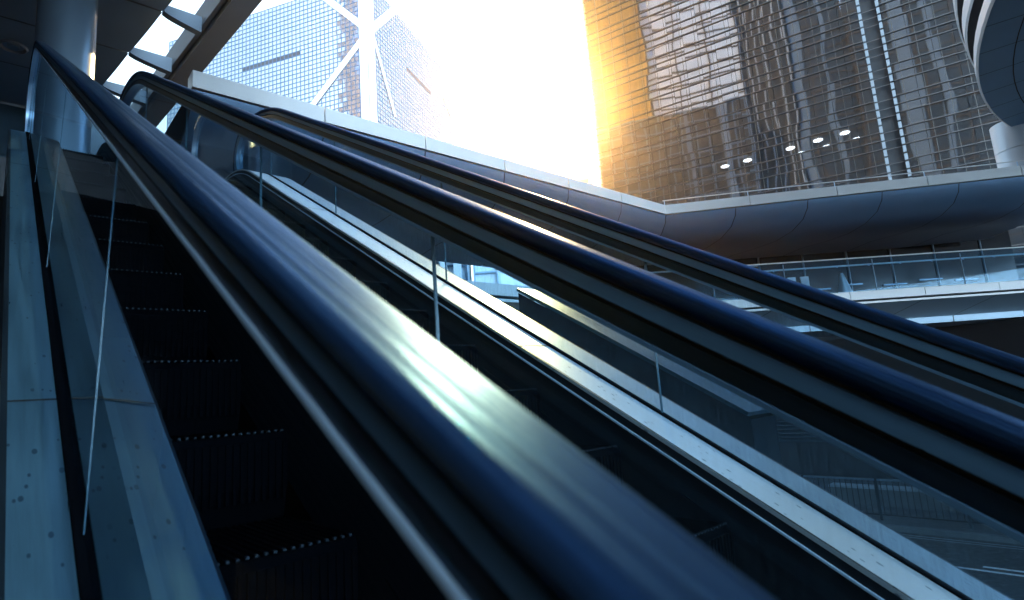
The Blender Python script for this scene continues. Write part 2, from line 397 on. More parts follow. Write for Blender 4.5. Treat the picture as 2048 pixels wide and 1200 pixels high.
balustrade(eR, .85, [-4.0, -2.65, -1.35, -.05, 1.22, 2.50, 3.825, 5.15, 6.52, 6.9], 6.2, M['glass'])
balustrade(eR, 1.956, [-4.2, -2.85, -1.45, -.06, 1.33, 2.69, 4.09, 5.47, 6.55, 6.9], 6.2, M['glass_dirty'])
MB().abox(1.046, 1.758, 5.95, 6.35, ZF-.02, ZF+.006).build('comb_plate', M['comb'], eR)
# undersides of the two trusses
MB().sweep(path(-1.75, y_end=7.4), [(.04, -.03), (.04, 0), (.83, 0), (.83, -.03)]).build('truss_soffit', M['truss'], eL, smooth=30)
MB().sweep(path(-1.75, y_end=7.4), [(.84, -.03), (.84, 0), (2.14, 0), (2.14, -.03)]).build('truss_soffit', M['truss'], eR, smooth=30)

# sloping ledge beyond the farther escalator
la, lb = onx(1495, 806, 2.53).y, onx(1085, 598, 2.53).y
lg = thing('sloping_ledge', 'dark sloping wall with a blue steel top running beside the farther escalator', 'ledge', (2.6, la, 0))
def part_path(b): return [p for p in path(b, y_start=la, y_end=7) if p[0] <= lb+.3]
MB().sweep(part_path(-.757), [(2.53, -.02), (2.53, 0), (2.80, 0), (2.80, -.02)]).build('steel_top', M['deck_blue'], lg, smooth=30)
mb = MB(); pp = part_path(-.785)
for p_, q_ in zip(pp, pp[1:]):
    for x in (2.54, 2.78): mb.face([(x, p_[0], max(0, p_[1]-2.2)), (x, q_[0], max(0, q_[1]-2.2)), (x, q_[0], q_[1]), (x, p_[0], p_[1])])
mb.face([(2.54, la, max(0, pp[0][1]-2.2)), (2.78, la, max(0, pp[0][1]-2.2)), (2.78, la, pp[0][1]), (2.54, la, pp[0][1])]); mb.build('side_wall', mat('matt_black_wall', (.004, .006, .009), 0, .9, (2, 2, 2), .3, spec=0), lg)

# ------------------------------------------------------------------ upper landing
struct('landing_floor', MB().abox(-6, 2.6, 6.36, 15, ZF-.35, ZF).abox(-6, -.06, 5.9, 6.35, ZF-.35, ZF), mat('grey_granite', (.035, .055, .08), 0, .4, (4, 4, 4), .2))
bw = thing('back_wall', 'smooth dark navy wall behind the head of the escalators', 'wall', (-2, 14.6, ZF))
MB().abox(-6.5, 2.3, 14.6, 14.8, ZF, CZ+6.5).build('wall_panel', M['backnavy'], bw)
MB().abox(-6.5, 2.6, 14.6, 14.9, 0, ZF-.01).build('lower_wall_panel', M['dark'], bw)
MB().abox(-6.5, 2.3, 14.53, 14.6, ZF+1.0, ZF+1.06).build('dado_rail', M['beam'], bw)

lw = thing('side_wall', 'tall dark blue wall rising left of the near escalator', 'wall', (-3.2, 2, 0))
MB().abox(-3.4, -3.2, -9, 14.5, 0, CZ+6.2).build('wall_panel', M['navy'], lw)
for k in range(8): MB().abox(-3.2, -3.19, -8+2.9*k, -7.97+2.9*k, 0, CZ+6.2).build('panel_seam', M['seam'], lw)

# canopy: ceiling, edge beam, skylight strip
ZR = CZ+6.5
cn = thing('canopy_roof', 'dark panelled canopy ceiling with a strip of bright skylights along its edge beam', 'canopy', (0, 11, ZR))
def inner(y): return 1.85+(9.39-y)*.1416 if y > 5 else 2.4716+(5-y)*.04
def outer(y): return 2.853+(8.655-y)*.075
seamY = [-9.0, -7.15, -5.6, -4.05, -2.5, -.95, .6, 2.15, 3.68, 5.2, 6.73, 8.25, 9.78, 11.32, 12.82, 14.5]
for y0, y1 in zip(seamY, seamY[1:]):
    for x0, x1 in ((-7, -3.2), (-3.17, None)):
        xa, xb = (x1 if x1 else inner(y0+.02)), (x1 if x1 else inner(y1-.02))
        mb = MB(); K = 6
        for k in range(K):                            # each panel bows down a little
            t0, t1 = k/K, (k+1)/K; f = lambda t: .018*math.sin(math.pi*t)
            ya, yb = y0+.02+(y1-y0-.04)*t0, y0+.02+(y1-y0-.04)*t1
            mb.face([(x0, ya, ZR-f(t0)), (x0, yb, ZR-f(t1)), (inner(yb) if not x1 else x1, yb, ZR-f(t1)), (inner(ya) if not x1 else x1, ya, ZR-f(t0))])
        mb.build('ceiling_panel', M['soffit_dark'], cn, smooth=40)
mb = MB(); mb.prism([(-7.2, -9.0, ZR+.06), (-7.2, 14.8, ZR+.06), (inner(14.8)+.01, 14.8, ZR+.06), (inner(5.001)+.01, 5, ZR+.06), (inner(-9.0)+.01, -9.0, ZR+.06)], (0, 0, .5)); mb.build('roof_deck', M['beam'], cn)
mb = MB(); mb.prism([(outer(-9), -9, ZR-.16), (outer(14.8), 14.8, ZR-.16), (outer(14.8)-.34, 14.8, ZR-.16), (outer(-9)-.34, -9, ZR-.16)], (0, 0, .62)); mb.build('edge_beam', M['beam'], cn)
mb = MB(); mb.prism([(outer(-9)-.345, -9, ZR-.05), (outer(14.8)-.345, 14.8, ZR-.05), (outer(14.8)-.42, 14.8, ZR-.05), (outer(-9)-.42, -9, ZR-.05)], (0, 0, .4)); mb.build('skylight_frame', M['rib'], cn)
for y in seamY[:-1]:
    mb = MB(); x0, x1 = inner(y), outer(y)-.42; q = 8
    for k in range(q):                                # ribs deepen towards the beam in a curve
        ta, tb = k/q, (k+1)/q; za, zb = ZR-.02-.16*ta**.7, ZR-.02-.16*tb**.7
        xa, xb = x0+(x1-x0)*ta, x0+(x1-x0)*tb
        for yy, fl in ((y-.07, 0), (y+.07, 1)):
            v = [(xa, yy, za), (xb, yy, zb), (xb, yy, ZR+.10), (xa, yy, ZR+.10)]; mb.face(v[::-1] if fl else v)
        mb.face([(xa, y-.07, za), (xa, y+.07, za), (xb, y+.07, zb), (xb, y-.07, zb)])
    mb.build('skylight_rib', M['rib'], cn, smooth=40)
M['sky_glass'] = glassmat('skylight_glass', (.96, .98, 1), .0, .6)
for y0, y1 in zip(seamY, seamY[1:-1]):
    MB().face([(inner(y0+.2)+.01, y0+.2, ZR+.07), (outer(y0)-.43, y0+.2, ZR+.07), (outer(y1)-.43, y1-.2, ZR+.07), (inner(y1)+.01, y1-.2, ZR+.07)]).build('skylight_pane', M['sky_glass'], cn)
p = onz(27, 90, ZR-.07)
dl = thing('downlight', 'small round recessed downlight in the dark ceiling', 'light', p)
mb = MB()
for k in range(28):
    a0, a1 = 2*math.pi*k/28, 2*math.pi*(k+1)/28
    for r0, r1, z0, z1 in ((.17, .20, -.06, -.03), (.17, .145, -.06, -.02)):
        mb.face([p+Vector((r0*math.cos(a0), r0*math.sin(a0), z0)), p+Vector((r0*math.cos(a1), r0*math.sin(a1), z0)), p+Vector((r1*math.cos(a1), r1*math.sin(a1), z1)), p+Vector((r1*math.cos(a0), r1*math.sin(a0), z1))])
mb.build('trim_ring', M['rib'], dl)
MB().tube([p+Vector((0, 0, -.045)), p+Vector((0, 0, 0))], .08, 20).build('lens', M['mull'], dl)
cl = thing('round_column', 'brushed steel round column rising from the landing to the ceiling', 'column', (1.0, 10.6, ZF))
base = onz(172, 150, CZ+5.0)
cx, cy = .57, 9.35
MB().tube([(cx, cy, ZF+.02), (cx, cy, ZR+.04)], .335, 48).build('shaft', M['column'], cl, smooth=40)
MB().tube([(cx, cy, ZF), (cx, cy, ZF+.15)], .36, 48).build('base_ring', M['beam'], cl, smooth=40)

# ------------------------------------------------------------------ walkways
def walkway(name, label, A, B, D, ztop, cop, wide, bow, seams, fas, fall):
    """A->B->D is the front edge in plan; coping, underside panels and deck"""
    t = thing(name, label, 'walkway', (B[0], B[1], ztop))
    A, B, D = Vector((*A, 0)), Vector((*B, 0)), Vector((*D, 0))
    n1 = Vector((0, 1, 0)); dd = (D-B).normalized(); n2 = Vector((-dd.y, dd.x, 0))
    if n2.dot(Vector((1, 1, 0))) < 0: n2 = -n2
    # miter at the corner
    m = (n1+n2).normalized(); m = m/m.dot(n1)
    def pt(P, nn, off, z): return P+nn*off+Vector((0, 0, z))
    for P0, P1, na, nb, kk in ((A, B, n1, m, seams[0]), (B, D, m, n2, seams[1])):
        Ln = (P1-P0).length; cnt = max(1, round(Ln/kk))
        for i in range(cnt):
            g = .012/Ln
            s0, s1 = i/cnt+(g if i else 0), (i+1)/cnt-(g if i < cnt-1 else 0)
            q0, q1 = P0.lerp(P1, s0), P0.lerp(P1, s1); m0, m1 = na.lerp(nb, s0), na.lerp(nb, s1)
            MB().prism([pt(q0, m0, 0, ztop-cop), pt(q0, m0, .32, ztop-cop), pt(q0, m0, .32, ztop-.03), pt(q0, m0, .02, ztop), pt(q0, m0, 0, ztop-.015)],
                       (q1-q0)).build('coping', M['white'], t) if False else None
            mb = MB()
            pr = [(0, ztop-cop), (0, ztop-.012), (.012, ztop), (.30, ztop-.02), (.30, ztop-cop)]
            a = [pt(q0, m0, o, z) for o, z in pr]; b = [pt(q1, m1, o, z) for o, z in pr]
            for k in range(5): mb.face([a[k], b[k], b[(k+1) % 5], a[(k+1) % 5]])
            mb.face(a); mb.face(b[::-1]); mb.build('coping', M['white'], t)
        # bowed underside panels
        cnt2 = max(1, round(Ln/fas))
        for i in range(cnt2):
            g = .014/Ln; s0, s1 = i/cnt2+g, (i+1)/cnt2-g
            q0, q1 = P0.lerp(P1, s0), P0.lerp(P1, s1); m0, m1 = na.lerp(nb, s0), na.lerp(nb, s1)
            mb = MB(); prev = None
            for o, z in bow:
                cur = (pt(q0, m0, o, ztop-cop+z), pt(q1, m1, o, ztop-cop+z))
                if prev: mb.face([prev[0], prev[1], cur[1], cur[0]])
                prev = cur
            mb.build('soffit_panel', M['soffit'] if fall == 0 else M['soffit_lit'], t, smooth=40)
        mb = MB(); inset = .06
        core = [(inset, ztop-cop-.01)] + [(o, ztop-cop+z+.05) for o, z in bow if o > inset] + [(wide, ztop-cop-.05)]
        a = [pt(P0, na, o, z) for o, z in core]; b = [pt(P1, nb, o, z) for o, z in core]
        for k in range(len(core)-1): mb.face([a[k], b[k], b[k+1], a[k+1]])
        mb.face([a[0], a[-1], b[-1], b[0]])
        mb.build('deck_core', M['seam'], t)
    return t, (A, B, D, n1, m, n2, pt)
UP = [(2.17, 9.45), (15.21, 9.41), (23.2, -.05)]
zu = CZ+5.46
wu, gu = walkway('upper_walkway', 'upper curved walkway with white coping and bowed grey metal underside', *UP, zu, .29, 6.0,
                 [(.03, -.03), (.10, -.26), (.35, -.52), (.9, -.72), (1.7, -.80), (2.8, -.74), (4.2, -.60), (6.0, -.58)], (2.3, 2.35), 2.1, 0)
# thin guard cable over the coping on small posts
A, B, D, n1, m_, n2, pt = gu
mb = MB(); mb.tube([pt(B, m_, .1, zu+.17), pt(D, n2, .1, zu+.17)], .014, 8); mb.build('guard_rail', M['white'], wu)
for i in range(6):
    q = B.lerp(D, i/5)
    MB().tube([pt(q, n2, .1, zu-.02), pt(q, n2, .1, zu+.17)], .012, 8).build('guard_post', M['alu_bright'], wu)
LO = [(4.4, 9.3), (15.9, 9.1), (26.5, .0)]
zl = CZ+2.42
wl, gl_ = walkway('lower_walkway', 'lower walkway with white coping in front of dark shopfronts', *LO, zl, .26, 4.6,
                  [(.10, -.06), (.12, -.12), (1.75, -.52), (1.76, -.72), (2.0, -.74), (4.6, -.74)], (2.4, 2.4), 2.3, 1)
A, B, D, n1, m_, n2, pt = gl_
mb = MB()
for P0, P1, na, nb in ((A, B, n1, m_), (B, D, m_, n2)):
    pr = [(.02, zl-.325), (.02, zl-.385), (.09, zl-.385), (.09, zl-.325)]
    a = [pt(P0, na, *q) for q in pr]; b = [pt(P1, nb, *q) for q in pr]
    for k in range(4): mb.face([a[k], b[k], b[(k+1) % 4], a[(k+1) % 4]])
mb.build('fascia_trim', M['white'], wl)
# glass railing on the lower walkway
gr = thing('glass_railing', 'frameless glass railing with two thin steel rails on the lower walkway', 'railing', (B.x, B.y, zl))
q0 = B
for i in range(5):
    s0, s1 = B.lerp(D, i/5), B.lerp(D, (i+1)/5); e = (s1-s0).normalized()*.012
    a, b = pt(s0+e, n2, .12, zl-.1), pt(s1-e, n2, .12, zl-.1)
    MB().prism([a, b, b+Vector((0, 0, 1.14)), a+Vector((0, 0, 1.14))], n2*.014).build('glass_panel', M['glass_rail'] if 'glass_rail' in M else M.setdefault('glass_rail', glassmat('railing_glass', (.72, .86, .95), .10, 1.1)), gr)
    MB().bar(pt(s1, n2, .12, zl-.05), pt(s1, n2, .12, zl+1.0), .012).build('joint_clamp', M['mull'], gr)
MB().tube([pt(B, m_, .125, zl+1.06), pt(D, n2, .125, zl+1.06)], .018, 8).build('top_rail', M['white'], gr)
MB().tube([pt(B, m_, .24, zl+.86), pt(D, n2, .24, zl+.86)], .026, 10).build('hand_rail', M['white'], gr)
for i in range(14):
    q = B.lerp(D, (i+.5)/14)
    MB().bar(pt(q, n2, .125, zl+.80), pt(q, n2, .25, zl+.85), .008).build('rail_bracket', M['alu_bright'], gr)
# dark shopfront behind
sf = thing('shopfront', 'dark glazed shopfront with slim mullions behind the glass railing', 'shopfront', (B.x, B.y, zl))
W0, W1 = pt(B, m_, 4.3, 0), pt(D, n2, 4.3, 0)
E_ = (W1-W0).normalized()
MB().prism([W0-E_*1.5+Vector((0, 0, zl-.3)), W1+Vector((0, 0, zl-.3)), W1+Vector((0, 0, zu+.1)), W0-E_*1.5+Vector((0, 0, zu+.1))], n2*.15).build('glazing', M['shop'], sf)
for s in (.08, .24, .36, .47, .58, .69, .80, .92):
    q = W0.lerp(W1, s)
    MB().bar(q+Vector((0, 0, zl-.2))-n2*.03, q+Vector((0, 0, zu-.7))-n2*.03, .025, .03).build('mullion', M['mull'], sf)
MB().bar(W0+Vector((0, 0, zl+2.25))-n2*.04, W0.lerp(W1, .36)+Vector((0, 0, zl+2.25))-n2*.04, .02, .03).build('transom', M['mull'], sf)
MB().bar(W0+Vector((0, 0, zl+1.85))-n2*.04, W0.lerp(W1, .36)+Vector((0, 0, zl+1.85))-n2*.04, .02, .03).build('transom', M['mull'], sf)
for k, s in enumerate((.47, .55, .66, .75, .84)):
    q = W0.lerp(W1, s)
    MB().prism([q+Vector((0, 0, zl+.75+.1*(k % 2)))-n2*.06, q+E_*.9+Vector((0, 0, zl+.75+.1*(k % 2)))-n2*.06, q+E_*.9+Vector((0, 0, zl+.80+.1*(k % 2)))-n2*.06, q+Vector((0, 0, zl+.80+.1*(k % 2)))-n2*.06], n2*.05).build('display_shelf', M['mull'], sf)
# two reflections built as pale panels and a draped white cloth behind the railing
for xx, ll in ((1576, 'pale upright reflection panel behind the railing, left one of the pair'), (1602, 'pale upright reflection panel behind the railing, right one of the pair')):
    q = onplane(xx, 560, pt(B, n2, 2.6, 0), n2); q.z = 0
    o = MB().prism([q+Vector((0, 0, zl-.2)), q+E_*.28+Vector((0, 0, zl-.2)), q+E_*.28+Vector((0, 0, zl+1.02)), q+Vector((0, 0, zl+1.02))], n2*.06).build('reflection_panel', M['white'])
    tag(o, ll, 'reflection panel', 'pale reflection panels on the lower walkway')
q = onplane(1690, 590, pt(B, n2, 1.6, 0), n2); q.z = zl-.24
mb = MB(); K = 40; H = [(0, 1.0), (.25, .85), (.5, .62), (.75, .40), (.93, .26), (1.0, .12)]
rings = []
for h, r in H:
    rings.append([q+E_*(.30*r*math.cos(2*math.pi*k/K)*(1+.16*math.sin(7*2*math.pi*k/K)*(1-h))+.06*(1-h))+n2*(.24*r*math.sin(2*math.pi*k/K)*(1+.16*math.sin(5*2*math.pi*k/K)))+Vector((0, 0, h*1.12)) for k in range(K)])
for i in range(len(rings)-1):
    for k in range(K): mb.face([rings[i][k], rings[i][(k+1) % K], rings[i+1][(k+1) % K], rings[i+1][k]])
mb.face(rings[-1])
tag(mb.build('draped_cloth', M['white'], smooth=60), 'white draped cloth shape standing behind the glass railing', 'cloth')

# ------------------------------------------------------------------ round pavilion at the upper right
M['tile'] = mat('blue_grey_tile', (.22, .42, .60), .1, .5, (.5, .5, .5), .15)
def circle3(a, b, c):
    ax, ay, bx, by, cx_, cy_ = a.x, a.y, b.x, b.y, c.x, c.y
    d_ = 2*(ax*(by-cy_)+bx*(cy_-ay)+cx_*(ay-by))
    ux = ((ax*ax+ay*ay)*(by-cy_)+(bx*bx+by*by)*(cy_-ay)+(cx_*cx_+cy_*cy_)*(ay-by))/d_
    uy = ((ax*ax+ay*ay)*(cx_-bx)+(bx*bx+by*by)*(ax-cx_)+(cx_*cx_+cy_*cy_)*(bx-ax))/d_
    return Vector((ux, uy, 0)), math.hypot(ax-ux, ay-uy)
zd = CZ+7.6
pc, prd = circle3(onz(1985, 0, zd), onz(1952, 130, zd), onz(2030, 262, zd))
rp = thing('round_pavilion', 'huge round tiled canopy with white rim above the upper walkway', 'pavilion', (pc.x, pc.y, zd))
def ringmesh(c, prof, seg=160, a0=0, a1=2*math.pi):
    mb = MB()
    for k in range(seg):
        A0, A1 = a0+(a1-a0)*k/seg, a0+(a1-a0)*(k+1)/seg
        for (r0, z0), (r1, z1) in zip(prof, prof[1:]):
            mb.face([(c.x+r0*math.cos(A0), c.y+r0*math.sin(A0), z0), (c.x+r0*math.cos(A1), c.y+r0*math.sin(A1), z0), (c.x+r1*math.cos(A1), c.y+r1*math.sin(A1), z1), (c.x+r1*math.cos(A0), c.y+r1*math.sin(A0), z1)])
    return mb
ringmesh(pc, [(prd-.05, zd), (prd, zd+.04), (prd, zd+.34), (prd-.4, zd+.36)]).build('rim', M['white'], rp, smooth=30)
ringmesh(pc, [(prd-.055, zd+.01), (prd-2.3, zd+.05), (prd-2.35, zd+.32), (prd-2.6, zd+.33)]).build('tiled_border', M['tile'], rp, smooth=30)
ringmesh(pc, [(prd-2.6, zd+.33), (.5, zd+.40), (.01, zd+.40)]).build('tiled_ceiling', M['tile'], rp, smooth=30)
ringmesh(pc, [(prd-.4, zd+.36), (prd-3, zd+.9), (.01, zd+.9)]).build('roof', M['beam'], rp, smooth=30)
mb = MB()
for k in range(90):
    a = 2*math.pi*(k+.5)/90; u = Vector((math.cos(a), math.sin(a), 0)); s_ = Vector((-u.y, u.x, 0))*.012
    p0, p1 = pc+u*(prd-.06)+Vector((0, 0, zd+.002)), pc+u*(prd-2.3)+Vector((0, 0, zd+.043))
    mb.face([p0-s_, p0+s_, p1+s_, p1-s_])
    p0, p1 = pc+u*(prd-2.7)+Vector((0, 0, zd+.322)), pc+u*(prd-9)+Vector((0, 0, zd+.352))
    mb.face([p0-s_, p0+s_, p1+s_, p1-s_])
for rr_ in (.75, 1.5):
    mb2 = ringmesh(pc, [(prd-rr_, zd+.01), (prd-rr_-.025, zd+.01)]); off = len(mb.v)
    for f, u in zip(mb2.f, mb2.uv): mb.face([mb2.v[i] for i in f], u)
mb.build('tile_joints', M['seam'], rp)
for zz, pa, pb, pcx, nmz in ((CZ+9.5, (1944, 0), (1931, 57), (1941, 125), 'upper'), (CZ+11.5, (1910, 0), (1912, 34), (1922, 79), 'top')):
    c2, r2 = circle3(onz(*pa, zz), onz(*pb, zz), onz(*pcx, zz)); pass
    ringmesh(c2, [(r2-.05, zz), (r2, zz+.05), (r2, zz+.5), (r2-1, zz+.55)]).build('storey_rim', M['white'], rp, smooth=30)
    ringmesh(c2, [(r2-.05, zz+.01), (r2*.8, zz+.1)]).build('storey_soffit', M['dark'], rp, smooth=30)
ringmesh(pc, [(prd-1.2, zd+.7), (prd-1.2, CZ+16)]).build('drum_wall', M['dark'], rp, smooth=30)
wc = at(2041, 290, 19.6); 
wcl = thing('white_column', 'stout white round column under the rim of the round canopy', 'column', (wc.x, wc.y, zu-.1))
MB().tube([(wc.x, wc.y, zu-.15), (wc.x, wc.y, zu+1.45)], .70, 40).build('lower_drum', M['wcol'], wcl, smooth=40)
MB().tube([(wc.x, wc.y, zu+1.465), (wc.x, wc.y, zd+.3)], .70, 40).build('upper_drum', M['wcol'], wcl, smooth=40)

# ------------------------------------------------------------------ dark glass building on the right
def facing(vpx, vpy):
    v = ray(vpx, vpy); v.z = 0; return v.normalized()
def panemat(name, col, gloss, transp, wob, wscale, rough=.03):
    m, N, L, b = nm(name); N.remove(b); out = N['Material Output']
    t = N.new('ShaderNodeTexCoord'); n1 = N.new('ShaderNodeTexNoise'); n1.inputs['Scale'].default_value = wscale; n1.inputs['Detail'].default_value = .3
    L.new(t.outputs['Object'], n1.inputs['Vector'])
    bp = N.new('ShaderNodeBump'); bp.inputs['Strength'].default_value = wob; bp.inputs['Distance'].default_value = .1; L.new(n1.outputs['Fac'], bp.inputs['Height'])
    g = N.new('ShaderNodeBsdfGlossy'); g.inputs['Color'].default_value = (*gloss, 1); g.inputs['Roughness'].default_value = rough; L.new(bp.outputs[0], g.inputs['Normal'])
    d = N.new('ShaderNodeBsdfDiffuse'); d.inputs['Color'].default_value = (*col, 1)
    a = N.new('ShaderNodeAddShader'); L.new(g.outputs[0], a.inputs[0]); L.new(d.outputs[0], a.inputs[1])
    last = a.outputs[0]
    if transp:
        tr = N.new('ShaderNodeBsdfTransparent'); tr.inputs[0].default_value = (.9, .95, 1, 1)
        mx = N.new('ShaderNodeMixShader'); mx.inputs[0].default_value = transp; L.new(last, mx.inputs[1]); L.new(tr.outputs[0], mx.inputs[2]); last = mx.outputs[0]
    L.new(last, out.inputs['Surface']); return m
M['pane'] = panemat('mirror_pane', (.004, .005, .006), (.27, .32, .39), .20, .30, .16, .02)
M['trim'] = mat('recess_trim_paint', (.22, .25, .28), 0, .5)
M['fin'] = mat('bronze_fin', (.11, .10, .10), .5, .4)
M['gmull'] = mat('thin_mullion', (.09, .085, .08), .5, .4)
UD = -facing(-850, 930)
G0 = at(1189, 250, 88); G0.z = 0
GN = Vector((UD.y, -UD.x, 0))
if GN.dot(-G0) < 0: GN = -GN
gb = thing('glass_office_building', 'tall dark mirror glass office building with triple horizontal fins', 'building', (G0.x, G0.y, 0))
def gp(u, z, o=0): return G0+UD*u+Vector((0, 0, z))+GN*o
PW, SH, NU, NS = 2.0, 3.86, 36, 20
Z0 = 10.0
def gz(k): return Z0+SH*k
col_u = onplane(1765, 170, G0, GN); CU = (col_u-G0).dot(UD); CW = 1.15
def panes(u0, u1, mat_, name):
    mb = MB(); n_ = max(1, round((u1-u0)/PW))
    for i in range(n_):
        a, b = u0+(u1-u0)*i/n_+.02, u0+(u1-u0)*(i+1)/n_-.02
        for k in range(NS*2):
            z0, z1 = Z0+SH*k/2, Z0+SH*(k+1)/2
            tx, ty = random.gauss(0, .0016), random.gauss(0, .0016)
            mb.face([gp(a, z0, -tx-ty), gp(b, z0, tx-ty), gp(b, z1, tx+ty), gp(a, z1, -tx+ty)])
    return mb.build(name, mat_, gb, weld=False)
panes(0, CU-CW, M['pane'], 'curtain_wall'); panes(CU+CW, NU*PW, M['pane'], 'curtain_wall')
mb = MB()
for k in range(NS):
    for j in (0, .265, .53):
        z = gz(k)+j*SH
        for u0, u1 in ((0, CU-CW), (CU+CW, NU*PW)): mb.box(gp((u0+u1)/2, z, .10), UD*((u1-u0)/2), GN*.08, Vector((0, 0, .032)))
        mb.box(gp(CU, z, -.5), UD*CW, GN*.05, Vector((0, 0, .03)))
mb.build('horizontal_fins', M['fin'], gb)
mb = MB()
for i in range(NU+1):
    u = i*PW
    if abs(u-CU) < CW: continue
    mb.box(gp(u, Z0+SH*NS/2, .01), UD*.022, GN*.035, Vector((0, 0, SH*NS/2)))
mb.build('mullions', M['gmull'], gb)
MB().box(gp(CU, Z0+SH*NS/2, -.9), UD*CW, GN*.05, Vector((0, 0, SH*NS/2))).build('recess_panel', M['dark'], gb)
for s in (-1, 1):
    mb = MB()
    for k in range(NS*4):
        z = Z0+SH*(k+.5)/4; mb.box(gp(CU+s*(CW-.22), z, -.1), UD*.16, GN*.1, Vector((0, 0, SH/8-.10)))
    mb.build('recess_trim', M['trim'], gb)
# dark core, lobby ceiling with its lamps
MB().prism([gp(.3, 0, -5), gp(NU*PW, 0, -5), gp(NU*PW, 0, -25), gp(.3, 0, -25)], Vector((0, 0, Z0+SH*NS))).build('core', M['dark'], gb)
MB().prism([gp(.05, 0, -.5), gp(.3, 0, -.5), gp(.3, 0, -25), gp(.05, 0, -25)], Vector((0, 0, Z0+SH*NS))).build('side_wall', M['dark'], gb)
qz = onplane(1690, 266, gp(0, 0, -2.0), GN).z
MB().box(gp(NU*PW/2, qz+.2, -2.6), UD*(NU*PW/2-.5), GN*2.0, Vector((0, 0, .1))).build('lobby_ceiling', M['dark'], gb)
lamps = [(1450, 333), (1495, 321), (1581, 297), (1636, 281), (1690, 266), (1515, 330), (1603, 306), (1653, 293), (1713, 278), (1812, 258), (1823, 267), (1874, 241), (1881, 252)]
for i, (x, y) in enumerate(lamps):
    q = onz(x, y, qz)
    MB().tube([(q.x, q.y, qz-.02), (q.x, q.y, qz+.05)], .55 if i < 5 else .45, 20).build('ceiling_light', M['lamp'], gb)

# ------------------------------------------------------------------ towers
def towerface(t, P0, ud, nrm, W, H, cell, zb, dark, pm, gm, strip=(), tilt=.003):
    """grid of panes on a vertical face: P0 lower corner, dark = set of (i,k) cells that are vents"""
    ni, nk = round(W/cell), round(H/cell); mb = MB(); dk = []
    for i in range(ni):
        for k in range(nk):
            g = .03; a, b = i*cell+g, (i+1)*cell-g; z0, z1 = zb+k*cell+g, zb+(k+1)*cell-g
            tx, ty = random.gauss(0, tilt), random.gauss(0, tilt)
            f = [P0+ud*a+Vector((0, 0, z0))-nrm*(tx+ty), P0+ud*b+Vector((0, 0, z0))+nrm*(tx-ty), P0+ud*b+Vector((0, 0, z1))+nrm*(tx+ty), P0+ud*a+Vector((0, 0, z1))-nrm*(tx-ty)]
            if (i, k) in dark:
                MB().face([p+nrm*.04 for p in f]).build('vent_window', M['vent'], t)
            else: mb.face(f)
    mb.build('glass_facade', pm, t, weld=False)
    g = MB()
    for i in range(ni+1): g.box(P0+ud*i*cell+Vector((0, 0, zb+H/2)), ud*.10, nrm*.05, Vector((0, 0, H/2)))
    for k in range(nk+1): g.box(P0+ud*W/2+Vector((0, 0, zb+k*cell)), ud*W/2, nrm*.06, Vector((0, 0, .09)))
    g.build('mullion_grid', gm, t)
M['vent'] = mat('vent_louvre', (.02, .025, .035), 0, .6)
M['bocpane'] = panemat('silver_pane', (.05, .055, .06), (.30, .315, .33), 0, .08, .25, .05)
M['bocgrid'] = mat('blue_grey_grid', (.03, .10, .20), .3, .5)
M['bocwhite'] = mat('white_aluminium', (.82, .85, .88), .1, .4, (.3, .3, .3), .05)
TL = facing(-2556, 1054); TR = Vector((-TL.y, TL.x, 0))
if TR.dot(F_) < 0: TR = -TR
T0 = at(737, 150, 140); T0.z = 0
bt = thing('office_tower', 'pale silver glass tower with white diagonal braces and square window grid', 'tower', T0)
NL_, NR_ = -TR, -TL
cell = 1.22; ZB = 14.0; HB = cell*78
def cellof(x, y, ud, nrm, n):
    q = onplane(x, y, T0, nrm); return int((q-T0).dot(ud)/cell), int((q.z-ZB)/cell)
iL0, kL = cellof(488, 140, TL, NL_, 0); iL1, _ = cellof(594, 107, TL, NL_, 0)
iR0, kR = cellof(816, 144, TR, NR_, 0); iR1, _ = cellof(861, 192, TR, NR_, 0)
towerface(bt, T0, TL, NL_, cell*52, HB, cell, ZB, {(i, kL) for i in range(iL1, iL0+1)}, M['bocpane'], M['bocgrid'])
q = onplane(904, 250, T0, NR_); WR = round((q-T0).dot(TR)/cell)*cell
towerface(bt, T0, TR, NR_, WR, HB, cell, ZB, {(i, kR) for i in range(iR0, iR1+1)}, M['bocpane'], M['bocgrid'])
for ud, nrm, w_ in ((TL, NL_, 2.0), (TR, NR_, 2.6)):
    MB().box(T0+ud*w_/2+Vector((0, 0, ZB+HB/2))+nrm*.22, ud*w_/2, nrm*.2, Vector((0, 0, HB/2))).build('corner_column', M['bocwhite'], bt)
MB().box(T0+TR*(WR+.3)+Vector((0, 0, ZB+HB/2))+NR_*.1, TR*.35, NR_*.4, Vector((0, 0, HB/2))).build('corner_column', M['bocwhite'], bt)
def brace(p0, p1, nrm, w=.75):
    a, b = onplane(*p0, T0, nrm)+nrm*.16, onplane(*p1, T0, nrm)+nrm*.16
    e = b-a; a, b = a-e*.02, b
    MB().bar(a, b, w, .22, up=nrm.cross(e)).build('cross_brace', M['bocwhite'], bt) if False else None
    x = e.normalized().cross(nrm)
    mb = MB()
    mb.box((a+b)/2, e/2, x*w, nrm*.1)
    mb.box((a+b)/2+nrm*.04, e/2, x*w*.42, nrm*.1); mb.build('cross_brace', M['bocwhite'], bt)
brace((738, 62), (640, -12), NL_); brace((738, 62), (625, 212), NL_)
brace((738, 62), (840, -25), NR_, 1.0); brace((742, 60), (790, 235), NR_, .5)
brace((905, 240), (868, 305), NR_, .9); brace((905, 240), (888, 195), NR_, .6)
MB().prism([T0+NL_*-.3+NR_*-.3, T0+TL*cell*52+NL_*-.3, T0+TL*cell*52+TR*WR, T0+TR*WR+NR_*-.3], Vector((0, 0, ZB+HB))).build('core', M['bocgrid'], bt)

